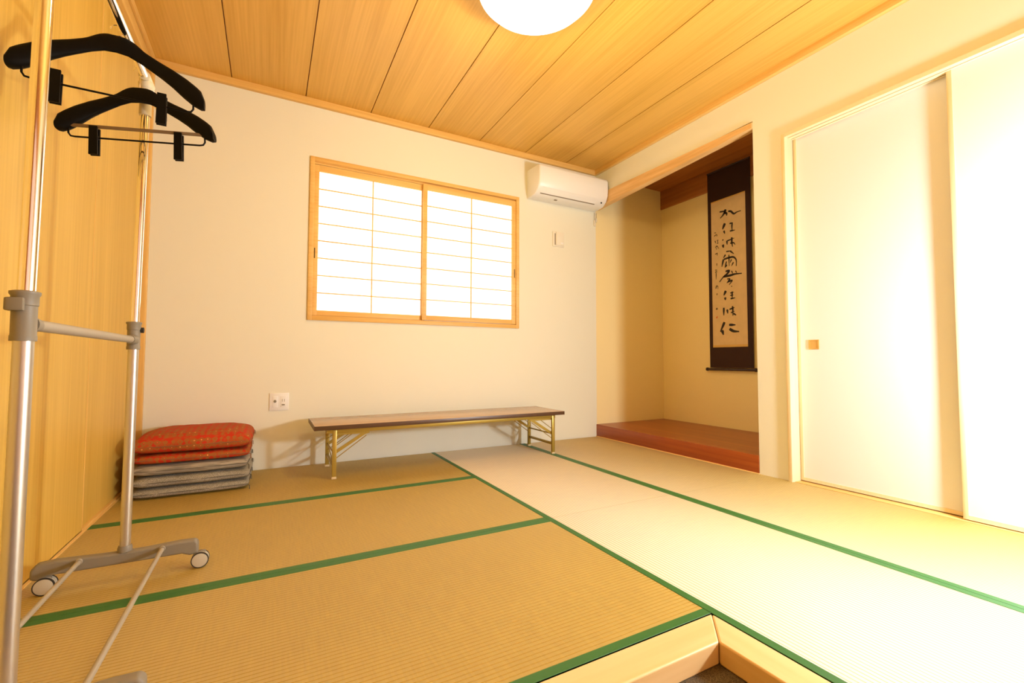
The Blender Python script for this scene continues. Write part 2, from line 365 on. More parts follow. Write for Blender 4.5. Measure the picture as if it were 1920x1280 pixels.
fusuma('door_2', W+.030, -3.67, -2.782, .004, 2.282, 'cream sliding door at the right edge, in the front track', -3.57)
fusuma('door_3', W+.074, -4.55, -3.67, .004, 2.282, 'further cream sliding door beyond the right edge', None)

# alcove: platform, lintel, ceiling, scroll board
struct('floor_alcove_core', MB().box(AW, AX, AY-.05, 0, -.05, .06), 'gap')
def platform():
    t = empty('alcove_platform', (W, AY/2, 0))
    L = -AY/2
    MB().box(.002, AX-W, -L+.0, L, .085, .122, bev=.0).build('board', 'redwood', t)
    MB().box(-.006, .03, -L+.002, L-.002, .003, .1225, bev=.002).build('front_rail', 'redwood', t)
    tag(t, 'low red-brown wooden platform filling the floor of the alcove', 'platform')
platform()
struct('trim_12', MB().box(W-.010, W+.002, AY+.001, 0, -.03, .004, bev=.0008), 'trim_y', label='thin pale strip at the foot of the alcove platform')
lm = MB(); rings = []
for i in range(13):
    y = -1.7535+1.7525*i/12; t = i/12
    zb = 2.432-.066*t; zt = 2.482+.038*t; c = .022
    k = .004*math.sin(i*2.3)
    rings.append([(W-.012, y, zb+c*.35+k), (W-.012, y, zt-.006), (W-.004, y, zt), (W+.05, y, zt), (W+.056, y, zt-.01), (W+.056, y, zb+.02), (W+.046, y, zb+.004), (W+.008, y, zb+k*.4)])
lm.loft(rings)
struct('trim_13', lm, 'log', label='hewn wooden lintel across the top of the alcove')
struct('ceiling_alcove', MB().box(AW-.1, AX, AY-.05, 0, 2.738, 2.78), 'darkwood', label='dark board ceiling of the alcove')
struct('trim_14', MB().box(AX-.018, AX, -2.0, 0, 2.522, 2.738, bev=.002), 'darkwood', label='dark wooden scroll board at the top of the alcove back wall')

# left wall wooden sliding panels
def panel(name, x, y0, y1, label):
    t = empty(name, (x, (y0+y1)/2, .004)); t['kind'] = 'structure'; t['label'] = label
    L = (y1-y0)/2
    MB().box(-.018, 0, -L, L-.004, 0, 2.655).build('veneer_panel', 'panel', t)
    MB().box(-.018, .0012, L-.004, L, 0, 2.655).build('edge_strip', 'trim_z', t)
panel('door_4', -.002, -1.0, -.031, 'wooden sliding panel nearest the back wall')
panel('door_5', .012, -2.05, -.962, 'wooden sliding panel in the middle of the left wall')
panel('door_6', -.002, -3.1, -2.0, 'wooden sliding panel beside the garment rack')
panel('door_7', .012, -4.2, -3.05, 'wooden sliding panel left of the camera')

# ------------------------------------------------------------------ tatami
def tatami(x0, x1, y0, y1, along, label, b0=True, b1=True):
    """along='x': long side in x.  local x is always the length"""
    cx_, cy_ = (x0+x1)/2, (y0+y1)/2
    t = empty('tatami_mat', (cx_, cy_, -.0563), 0 if along == 'x' else math.pi/2)
    L, B = ((x1-x0)/2, (y1-y0)/2) if along == 'x' else ((y1-y0)/2, (x1-x0)/2)
    g = .0008
    MB().box(-L+g, L-g, -B+g, B-g, 0, .052).build('straw_core', 'core', t)
    top = MB().box(-L+g, L-g, -B+g, B-g, .0521, .055)
    uv = top.bm.loops.layers.uv.new('UVMap')
    for f in top.bm.faces:
        for l in f.loops: l[uv].uv = (l.vert.co.x, l.vert.co.y)
    top.build('woven_surface', 'tatami', t, smooth=False)
    for s, on in ((-1, b0), (1, b1)):
        if on:
            a, b = sorted((s*(B-.031), s*(B+0.0-g)))
            MB().box(-L+g, L-g, a, b, .04, .0562, bev=.0006, seg=1).build('cloth_border', 'border', t)
    tag(t, label, 'tatami mat', 'tatami mats covering the floor')
    return t
MX = 1.960; RX = 2.846
tatami(.022, MX, -.905, -.011, 'x', 'tan tatami mat along the back wall, under the low table and cushions', True, False)
tatami(.022, MX, -1.815, -.905, 'x', 'tan tatami mat in the middle of the left row, under the far rack base')
tatami(.022, MX, -2.745, -1.815, 'x', 'large tan tatami mat in the left foreground beside the step edge')
# second column: border on the mid line (local +y = -x side) and on the RX line
tatami(MX, RX, -1.805, -.011, 'y', 'pale tatami mat under the right end of the low table')
tatami(MX, RX, -3.62, -1.805, 'y', 'large pale tatami mat in the middle foreground, right of the step corner')
tatami(RX, W, -1.815, -.011, 'y', 'pale tatami mat in front of the alcove', False, True)
tatami(RX, W, -3.62, -1.815, 'y', 'washed-out pale tatami mat along the sliding doors', False, True)
tatami(MX, W, -4.52, -3.62, 'x', 'tatami mat nearest the rear of the room')
struct('floor_rear', MB().box(MX, W, YR, -4.53, -.06, 0), 'hinoki_y')

# ------------------------------------------------------------------ window
def window():
    t = empty('window_1', (0, 0, 0)); t['kind'] = 'structure'; t['label'] = 'shoji window with two lit paper panels in a pine frame'
    x0, x1, z0, z1 = .985, 2.810, 1.080, 2.336
    f = MB()
    f.box(x0, x0+.032, -.014, .115, z0, z1, bev=.0015).box(x1-.032, x1, -.014, .115, z0, z1, bev=.0015)
    f.box(x0+.032, x1-.032, -.014, .115, z0, z0+.032, bev=.0015).box(x0+.032, x1-.032, -.014, .115, z1-.030, z1, bev=.0015)
    f.build('window_frame', 'trim_x', t)
    # grooved rail between the two tracks, top and bottom
    MB().box(x0+.032, x1-.032, .018, .024, z0+.032, z0+.038).box(x0+.032, x1-.032, .018, .024, z1-.042, z1-.030).build('track_rail', 'trim_x', t)
    def shoji(xa, xb, y, za, zb, sl, sr, label, pull):
        s = MB(); bt, tp = .040, .050
        s.box(xa, xa+sl, y, y+.022, za, zb, bev=.001).box(xb-sr, xb, y, y+.022, za, zb, bev=.001)
        s.box(xa+sl, xb-sr, y, y+.022, za, za+bt, bev=.001).box(xa+sl, xb-sr, y, y+.022, zb-tp, zb, bev=.001)
        o = s.build('shoji_panel', 'trim_x', t); o['label'] = label
        k = MB(); gx0, gx1, gz0, gz1 = xa+sl, xb-sr, za+bt, zb-tp
        for i in range(1, 8):
            z = gz0+(gz1-gz0)*i/8; k.box(gx0, gx1, y+.006, y+.014, z-.0036, z+.0036)
        xm = (gx0+gx1)/2; k.box(xm-.0038, xm+.0038, y+.004, y+.014, gz0, gz1)
        k.build('lattice', 'trim_x', o)
        MB().box(gx0, gx1, y+.0142, y+.0152, gz0, gz1).build('paper_sheet', 'paper', o)
        px_ = xa+.012 if pull < 0 else xb-.012
        MB().box(px_-.004, px_+.004, y-.0006, y+.002, 1.56, 1.64).build('finger_groove', 'gap', o)
    shoji(1.017, 1.905, .026, 1.120, 2.292, .036, .036, 'left paper panel in the rear track', -1)
    shoji(1.872, 2.776, -.004, 1.120, 2.292, .038, .038, 'right paper panel in the front track', 1)
    MB().box(x0+.03, x1-.03, .085, .089, z0+.03, z1-.03).build('outer_pane', 'white', t)
window()

# ------------------------------------------------------------------ ceiling lamp
t = empty('ceiling_lamp', (1.905, -1.805, HC))
MB().lathe([(.12, -.0), (.13, -.002), (.13, -.03), (.12, -.035)], (0, 0, 0), n=48).build('base', 'white', t)
MB().lathe([(.255, -.018), (.290, -.028), (.306, -.050), (.309, -.076), (.301, -.108), (.272, -.138), (.21, -.160), (.13, -.173), (.05, -.179), (.012, -.180)], (0, 0, 0), n=72).build('lamp_cover', 'lampshade', t, sharp=80)
tag(t, 'round white glowing ceiling lamp on the wooden ceiling', 'lamp')

# ------------------------------------------------------------------ air conditioner
def ac():
    x0, x1 = 2.904, 3.722; zt, zb = 2.612, 2.342; d = -.232
    t = empty('air_conditioner', ((x0+x1)/2, 0, zb)); cxx = (x0+x1)/2
    h = zt-zb; hw = (x1-x0)/2
    def prof(ins=0.0):
        return [(0, 0), (-.085, -.004), (-.150, .004), (-.200, .040), (-.226, .095), (d, .160), (d+.002, h-.030), (d+.016, h-.006), (d+.035, h), (0, h)]
    body = MB(); P = prof()
    sect = [(-hw, .94), (-hw+.006, .985), (-hw+.014, 1.0), (hw-.014, 1.0), (hw-.006, .985), (hw, .94)]
    rings = []
    for x, s_ in sect:
        rings.append([(x, y*s_, h*.55+(z-h*.55)*(s_ if y < -.02 else 1)) for y, z in P])
    body.loft(rings).build('body', 'white', t, sharp=50)
    # flap with dark slot line along the lower front
    MB().prism([(-hw+.050, -.2100, .0600), (-hw+.050, -.2120, .0585), (-hw+.050, -.1700, .0130), (-hw+.050, -.164, .0160)], (2*hw-.180, 0, 0)).build('flap', 'white', t)
    MB().prism([(-hw+.048, -.168, .0150), (-hw+.048, -.164, .0090), (-hw+.048, -.158, .0085), (-hw+.048, -.160, .0170)], (2*hw-.176, 0, 0)).build('outlet_slot', 'slot', t)
    MB().box(-hw+.055, -hw+.0575, -.2185, -.17, .0135, .073).box(hw-.110, hw-.1075, -.2185, -.17, .0135, .073).build('seam_line', 'slot', t) if False else None
    MB().lathe([(.009, 0), (.009, -.003), (.006, -.004)], (hw-.062, -.190, .030), axis='y', n=16).build('sensor_eye', 'rubber', t)
    MB().box(-hw+.24, -hw+.27, -.12, -.10, -.0062, -.003).build('vent_tab', 'slot', t)
    tag(t, 'white wall-mounted air conditioner in the corner under the ceiling', 'air conditioner')
ac()

# hanging cord tags under the AC
t = empty('drain_valve', (3.735, -.012, 2.20))
MB().cyl((-.018, 0, .13), (-.018, 0, .03), .0022, 8).cyl((.006, 0, .13), (.006, 0, .05), .0022, 8).build('cord', 'greylight', t)
MB().box(-.026, -.010, -.006, .006, -.01, .05, bev=.002).box(-.002, .012, -.006, .006, .035, .075, bev=.002).build('plug', 'offwhite', t)
tag(t, 'small pale cord and plug hanging on the wall below the air conditioner', 'cord')

# wall thermostat / switch box right of the window
t = empty('wall_controller', (3.262, 0, 1.915))
MB().box(-.068, .068, -.010, 0, 0, .150, bev=.003).build('plate', 'ctl', t)
MB().box(-.032, .062, -.020, -.010, .012, .146, bev=.004).build('cover', 'ctl', t)
MB().box(-.046, -.036, -.0112, -.0095, .016, .130, bev=.0).build('side_slot', 'slot', t)
MB().box(.020, .050, -.0205, -.0195, .028, .044).build('button', 'white', t)
tag(t, 'square ivory control switch on the back wall between window and alcove', 'switch')

# wall outlet
t = empty('wall_outlet', (.812, 0, .412))
MB().box(-.063, .063, -.008, 0, 0, .126, bev=.0025).build('plate', 'white', t)
MB().box(-.045, -.008, -.0105, -.007, .022, .104, bev=.0015).build('aerial_insert', 'white', t)
MB().box(.008, .045, -.0105, -.007, .022, .104, bev=.0015).build('power_insert', 'white', t)
jk = MB().lathe([(.010, 0), (.010, -.003), (.007, -.009), (.003, -.010)], (-.027, -.010, .067), axis='y', n=20).build('aerial_jack', 'greyplastic', t)
MB().box(.018, .0205, -.0112, -.0100, .062, .082).box(.032, .0345, -.0112, -.0100, .062, .082).box(.016, .036, -.0112, -.0100, .036, .044).build('socket_slots', 'slot', t)
tag(t, 'white double wall outlet on the back wall above the cushions', 'outlet')

# ------------------------------------------------------------------ hanging scroll
STROKES = {'big': [(0.011, [(-0.778, 2.271), (-0.823, 2.265), (-0.856, 2.268)]), (0.0165, [(-0.841, 2.279), (-0.837, 2.254), (-0.814, 2.227), (-0.784, 2.205)]), (0.0165, [(-0.822, 2.252), (-0.855, 2.235), (-0.855, 2.212)]), (0.0137, [(-0.874, 2.25), (-0.903, 2.241), (-0.934, 2.209), (-0.966, 2.216), (-1.008, 2.217)]), (0.0195, [(-0.835, 2.141), (-0.82, 2.111), (-0.808, 2.087)]), (0.0137, [(-0.823, 2.07), (-0.832, 2.038)]), (0.0105, [(-0.886, 2.124), (-0.922, 2.124)]), (0.011, [(-0.915, 2.122), (-0.911, 2.087), (-0.913, 2.047)]), (0.011, [(-0.888, 2.05), (-0.942, 2.046)]), (0.0124, [(-0.806, 1.984), (-0.815, 1.975)]), (0.0179, [(-0.809, 1.933), (-0.815, 1.901)]), (0.0124, [(-0.854, 1.963), (-0.856, 1.922)]), (0.0088, [(-0.854, 1.959), (-0.89, 1.964), (-0.933, 1.97)]), (0.0135, [(-0.908, 1.983), (-0.907, 1.937), (-0.914, 1.889)]), (0.0096, [(-0.889, 1.928), (-0.925, 1.926), (-0.942, 1.903)]), (0.0096, [(-0.844, 1.855), (-0.899, 1.853)]), (0.011, [(-0.888, 1.852), (-0.926, 1.818)]), (0.012, [(-0.836, 1.827), (-0.813, 1.798)]), (0.015, [(-0.813, 1.785), (-0.793, 1.715)]), (0.0087, [(-0.873, 1.819), (-0.874, 1.707)]), (0.0138, [(-0.817, 1.784), (-0.872, 1.79), (-0.922, 1.786), (-0.95, 1.751), (-0.949, 1.693)]), (0.0096, [(-0.846, 1.758), (-0.826, 1.699)]), (0.009, [(-0.9, 1.768), (-0.885, 1.738)]), (0.0096, [(-0.921, 1.737), (-0.899, 1.702)]), (0.0105, [(-0.849, 1.725), (-0.834, 1.701)]), (0.0151, [(-0.833, 1.661), (-0.873, 1.661), (-0.847, 1.632), (-0.81, 1.612), (-0.764, 1.566)]), (0.0165, [(-0.81, 1.612), (-0.883, 1.613), (-0.933, 1.618), (-1.006, 1.613)]), (0.0082, [(-0.898, 1.656), (-0.912, 1.625)]), (0.0075, [(-0.941, 1.649), (-0.954, 1.624)]), (0.0088, [(-0.85, 1.582), (-0.882, 1.584)]), (0.011, [(-0.882, 1.58), (-0.845, 1.543)]), (0.012, [(-0.856, 1.552), (-0.903, 1.561), (-0.87, 1.523)]), (0.0087, [(-0.892, 1.504), (-0.902, 1.505)]), (0.0193, [(-0.833, 1.469), (-0.81, 1.426)]), (0.0179, [(-0.824, 1.404), (-0.826, 1.378)]), (0.0082, [(-0.879, 1.44), (-0.919, 1.445)]), (0.011, [(-0.901, 1.453), (-0.9, 1.382)]), (0.0083, [(-0.879, 1.417), (-0.915, 1.416)]), (0.011, [(-0.882, 1.384), (-0.932, 1.388)]), (0.015, [(-0.807, 1.304), (-0.806, 1.228)]), (0.015, [(-0.844, 1.283), (-0.85, 1.243)]), (0.011, [(-0.869, 1.281), (-0.923, 1.295)]), (0.0124, [(-0.902, 1.31), (-0.905, 1.271), (-0.904, 1.216)]), (0.0088, [(-0.883, 1.247), (-0.922, 1.259)]), (0.0124, [(-0.911, 1.238), (-0.939, 1.219)]), (0.0193, [(-0.812, 1.161), (-0.793, 1.123), (-0.765, 1.068)]), (0.022, [(-0.784, 1.083), (-0.798, 1.036)]), (0.0179, [(-0.862, 1.131), (-0.93, 1.126)]), (0.0206, [(-0.865, 1.092), (-0.908, 1.067), (-0.967, 1.06)])], 'small': [(0.0062, [(-0.716, 2.073), (-0.736, 2.072)]), (0.0062, [(-0.712, 2.04), (-0.743, 2.057)]), (0.0067, [(-0.743, 2.05), (-0.742, 2.033)]), (0.0068, [(-0.722, 1.993), (-0.726, 1.965)]), (0.0068, [(-0.742, 1.989), (-0.761, 1.991)]), (0.0068, [(-0.745, 1.978), (-0.757, 1.975)]), (0.0068, [(-0.741, 1.962), (-0.76, 1.961)]), (0.0068, [(-0.725, 1.918), (-0.741, 1.935), (-0.763, 1.903)]), (0.0062, [(-0.732, 1.906), (-0.744, 1.907)]), (0.0062, [(-0.72, 1.854), (-0.743, 1.863)]), (0.0062, [(-0.743, 1.866), (-0.743, 1.836)]), (0.0062, [(-0.737, 1.759), (-0.737, 1.732)]), (0.0062, [(-0.717, 1.695), (-0.74, 1.692)]), (0.0062, [(-0.72, 1.681), (-0.74, 1.681)]), (0.0062, [(-0.716, 1.668), (-0.739, 1.671)]), (0.0068, [(-0.728, 1.663), (-0.726, 1.599)]), (0.0067, [(-0.721, 1.505), (-0.729, 1.531), (-0.744, 1.525), (-0.744, 1.498)]), (0.0068, [(-0.735, 1.456), (-0.731, 1.436)]), (0.0068, [(-0.721, 1.306), (-0.74, 1.306)]), (0.0068, [(-0.719, 1.296), (-0.74, 1.295)])], 'seal': [(0.0124, [(-0.721, 1.208), (-0.736, 1.224)])]}
def scroll():
    X = AX-.020
    y0, y1 = -1.108, -.640; yc = (y0+y1)/2
    t = empty('hanging_scroll', (X, yc, .695))
    def P(y, z): return (y-yc, z-.695)
    a, b = P(y0, .712); c, d = P(y1, 2.70)
    MB().box(-.004, -.002, a, c, b, d).build('silk_mount', 'silk', t)
    for yy in (-.052, -.045): pass
    pa, pb = P(-1.054, .914); pc, pd = P(-.679, 2.395)
    pp = MB().box(-.0052, -.0042, pa, pc, pb, pd).build('paper', 'washi', t)
    MB().box(-.0058, -.0053, pa, pc, pb, pb+.022).build('gold_strip', 'goldband', t)
    MB().box(-.0058, -.0053, pa, pc, pd-.012, pd).build('gold_strip', 'goldband', t)
    MB().box(-.007, -.0042, pa-.052, pa-.046, b, d).build('silk_edge', 'goldband', t) if False else None
    MB().cyl((-.012, a-.014, -.0), (-.012, c+.014, -.0), .013, 20).build('bottom_roller', 'darkrod', t)
    for s_, yy in ((-1, a-.014), (1, c+.014)):
        MB().lathe([(.010, 0), (.017, .004*s_), (.017, .020*s_), (.011, .026*s_)], (-.012, yy, 0), axis='y', n=20).build('roller_knob', 'darkrod', t)
    MB().cyl((-.008, a, d), (-.008, c, d), .007, 12).build('top_rod', 'darkrod', t)
    MB().tube([(-.008, a+.14, d), (-.006, 0, d+.028), (-.008, c-.14, d)], .0012, 6).build('hanging_cord', 'darkrod', t)
    def ribbon(group, name, mat):
        m = MB()
        for wd, pts in group:
            q = [Vector((0, *P(y, z))) for y, z in pts]
            # resample with a smooth curve
            if len(q) > 2:
                n = []
                for i in range(len(q)-1):
                    p0 = q[max(i-1, 0)]; p1 = q[i]; p2 = q[i+1]; p3 = q[min(i+2, len(q)-1)]
                    for k in range(5):
                        u = k/5; n.append(.5*((2*p1)+(p2-p0)*u+(2*p0-5*p1+4*p2-p3)*u*u+(3*p1-p0-3*p2+p3)*u**3))
                n.append(q[-1]); q = n
            else: q = [q[0].lerp(q[1], k/5) for k in range(6)]
            Lr = []; N = len(q)
            for i, p in enumerate(q):
                tt = (q[min(i+1, N-1)]-q[max(i-1, 0)]).normalized(); nn = Vector((0, -tt.z, tt.y))
                u = i/(N-1); hw = wd*.66*(.55+.45*math.sin(math.pi*min(1, .15+u)))*(1.12-.25*u)
                Lr.append((p+nn*hw, p-nn*hw))
            # extend round ends a little
            vsf = [(m.bm.verts.new((-.0060, *l.yz)), m.bm.verts.new((-.0060, *r.yz))) for l, r in Lr]
            vsb = [(m.bm.verts.new((-.0052, *l.yz)), m.bm.verts.new((-.0052, *r.yz))) for l, r in Lr]
            for i in range(N-1):
                m.bm.faces.new((vsf[i][0], vsf[i][1], vsf[i+1][1], vsf[i+1][0]))
                m.bm.faces.new((vsf[i][0], vsf[i+1][0], vsb[i+1][0], vsb[i][0]))
                m.bm.faces.new((vsf[i][1], vsb[i][1], vsb[i+1][1], vsf[i+1][1]))
            for i in (0, N-1): m.bm.faces.new((vsf[i][0], vsb[i][0], vsb[i][1], vsf[i][1]))
        return m.build(name, mat, pp, smooth=False)
    big, sm = STROKES['big'], STROKES['small']; i = 0
    for n in (4, 5, 6, 10, 8, 6, 6, 4): ribbon(big[i:i+n], 'brushed_character', 'ink'); i += n
    i = 0
    for n in (3, 4, 2, 2, 1, 3, 1, 1, 1, 2): ribbon(sm[i:i+n], 'signature_character', 'ink'); i += n
    ribbon(STROKES['seal'], 'red_seal', 'seal')
    tag(t, 'tall hanging scroll with black brush calligraphy on tan paper, dark brown silk mount', 'scroll')
scroll()

# ------------------------------------------------------------------ low folding table
def low_table():
    x0, x1, yf, yb, zt = 1.006, 2.941, -.560, -.095, .354
    t = empty('folding_table', ((x0+x1)/2, (yf+yb)/2, 0)); cxx, cyy = (x0+x1)/2, (yf+yb)/2
    hx, hy = (x1-x0)/2, (yb-yf)/2
    tp = MB().box(-hx, hx, -hy, hy, zt-.026, zt, bev=.003).build('tabletop', 'tabletop', t); tp['label'] = 'dark wood-patterned table top'
    MB().box(-hx-.002, hx+.002, -hy-.003, -hy, zt-.030, zt-.002, bev=.0012).box(-hx-.002, hx+.002, hy, hy+.003, zt-.030, zt-.002).box(-hx-.003, -hx, -hy, hy, zt-.030, zt-.002).box(hx, hx+.003, -hy, hy, zt-.030, zt-.002).build('edge_band', 'tableedge', tp)
    ap = MB()
    ap.box(-hx+.075, hx-.075, -hy+.025, -hy+.045, zt-.056, zt-.026, bev=.001)
    ap.box(-hx+.075, hx-.075, hy-.045, hy-.025, zt-.056, zt-.026, bev=.001)
    ap.box(-hx+.075, -hx+.10, -hy+.045, hy-.045, zt-.05, zt-.026).box(hx-.10, hx-.075, -hy+.045, hy-.045, zt-.05, zt-.026)
    ap.build('apron', 'leg', t)
    for s_, lx in ((1, 1.130-cxx), (-1, 2.848-cxx)):
        legs = {}
        for yy in (-.528-cyy, -.135-cyy):
            lg = MB().box(lx-.0135, lx+.0135, yy-.010, yy+.010, .012, zt-.035, bev=.003).build('leg', 'leg', t)
            MB().box(lx-.0155, lx+.0155, yy-.012, yy+.012, 0, .016, bev=.003).build('foot_cap', 'cap', lg)
            # folding stay: slotted arm with parallel rods, from mid leg up to the apron
            st = MB()
            y2 = yy+(.012 if yy < 0 else -.012)
            a = Vector((lx, y2, .165)); b = Vector((lx+s_*.205, y2, zt-.062))
            d = (b-a).normalized(); n = Vector((-d.z, 0, d.x))
            hw_ = .0105
            st.prism([a-n*hw_, b-n*hw_, b+n*hw_, a+n*hw_], (0, .006, 0))
            st.cyl(a+Vector((0, -.004, -.042)), b+Vector((.0, -.004, -.022)), .003, 8)
            st.cyl(a+Vector((0, .002, .040)), b+Vector((-s_*.07, .002, .008)), .003, 8)
            st.lathe([(.014, -.004), (.014, .008)], tuple(b), axis='y', n=20)
            st.lathe([(.008, -.006), (.008, .010)], tuple(a), axis='y', n=16)
            st.box(min(lx, lx+s_*.225), max(lx, lx+s_*.225), y2-.002, y2+.004, zt-.072, zt-.040)
            st.build('folding_stay', 'leg', t)
        fr = MB()
        fr.box(lx-.008, lx+.008, -.528-cyy+.01, -.135-cyy-.01, .075, .095, bev=.002)
        fr.cyl((lx, -.528-cyy, .165), (lx, -.135-cyy, .165), .006, 12)
        fr.build('crossbar', 'leg', t)
        if s_ == 1: MB().cyl((lx, -.50-cyy, .09), (lx, -.15-cyy, .17), .004, 8).build('brace_rod', 'leg', t)
    tag(t, 'long low folding table with dark top and gold-coloured metal legs by the back wall', 'table')
low_table()

# ------------------------------------------------------------------ floor cushions
def cushion(cx_, cy_, z0, th, hx, hy, mat, seam, label, rot=0, tilt=(0, 0), dome=.4, squash=0.0, striped=False):
    t = empty('floor_cushion', (cx_, cy_, z0), rot)
    t.rotation_euler = (tilt[0], tilt[1], rot)
    nx, ny = 26, 26
    def sup(u, v):
        # rounded-square outline with soft corners
        return 1-.035*(abs(u)**2)*(abs(v)**2)
    bm = MB(); top = {}; bot = {}
    rnd = random.Random(int(z0*1000)+3)
    ph = [rnd.uniform(0, 6) for _ in range(6)]
    for i in range(nx+1):
        for j in range(ny+1):
            u = math.sin((i/nx*2-1)*math.pi/2); v = math.sin((j/ny*2-1)*math.pi/2)
            k = sup(u, v)
            # a full edge that bellies out before meeting the side seam
            e = (1-abs(u)**9)**.42*(1-abs(v)**9)**.42
            wob = .0022*math.sin(7*u+ph[0])*math.sin(5*v+ph[1])+.0013*math.sin(17*u+ph[2])*math.cos(13*v+ph[3])
            inx = 1-.010*(1-e); x = u*hx*k*inx; y = v*hy*k*inx
            puff = dome*th*.35*((1-u*u)*(1-v*v))**.5
            x += .003*math.sin(6*v+ph[4])*abs(u)**3; y += .003*math.sin(7*u+ph[5])*abs(v)**3
            top[i, j] = bm.bm.verts.new((x, y, th*.5+e*th*.49+puff*e+wob*e))
            if 0 < i < nx and 0 < j < ny: bot[i, j] = bm.bm.verts.new((x, y, th*.5-e*th*.49-wob*e*.3))
            else: bot[i, j] = top[i, j]
    for i in range(nx):
        for j in range(ny):
            bm.bm.faces.new((top[i, j], top[i+1, j], top[i+1, j+1], top[i, j+1]))
            q = [bot[i, j], bot[i, j+1], bot[i+1, j+1], bot[i+1, j]]
            q2 = []
            for v_ in q:
                if v_ not in q2: q2.append(v_)
            if len(q2) > 2:
                try: bm.bm.faces.new(q2)
                except ValueError: pass
    bm.build('cushion_body', mat, t, sharp=180)
    pts = []
    for a in range(0, 81):
        s4 = a/20.0; side = int(s4) % 4; f = (s4-int(s4))*2-1
        u, v = [(f, -1), (1, f), (-f, 1), (-1, -f)][side]
        k = sup(u, v); pts.append((u*hx*k*.991, v*hy*k*.991, th*.5))
    MB().tube(pts, .0028, 6).build('seam_piping', seam, t)
    for sx_, sy_ in ((-1, -1), (1, -1), (1, 1), (-1, 1)):
        c = Vector((sx_*hx*.955, sy_*hy*.955, th*.5))
        m = MB().sph(c, .0035, 10)
        for q in range(5):
            o = Vector((sx_*.010+rnd.uniform(-.004, .004), sy_*.006+rnd.uniform(-.004, .004), 0))
            m.tube([c, c+o+Vector((0, 0, -.008)), c+o*1.1+Vector((0, 0, -.030-rnd.uniform(0, .006)))], .0009, 5)
        m.build('corner_tassel', seam, t)
    tag(t, label, 'cushion', 'floor cushions stacked in the corner')
    return t
CX, CY = .362, -.268
cushion(CX, CY, 0.001, .056, .292, .262, 'grey', 'greyseam', 'grey tweed floor cushion at the bottom of the stack, on the tatami', dome=0)
cushion(CX+.004, CY+.002, .058, .064, .294, .263, 'grey', 'greyseam', 'grey tweed floor cushion second from the bottom of the stack', dome=0, rot=.008)
cushion(CX-.002, CY, .123, .064, .292, .262, 'greystripe', 'greyseam', 'grey striped floor cushion directly under the red ones', dome=0, rot=-.006)
cushion(CX+.002, CY, .188, .056, .291, .262, 'red', 'redseam', 'red and gold floor cushion sandwiched above the grey cushions', dome=0, rot=.004)
cushion(CX+.004, CY+.002, .245, .088, .298, .266, 'red', 'redseam', 'red and gold puffy floor cushion on top of the stack', dome=1.0, rot=-.006)

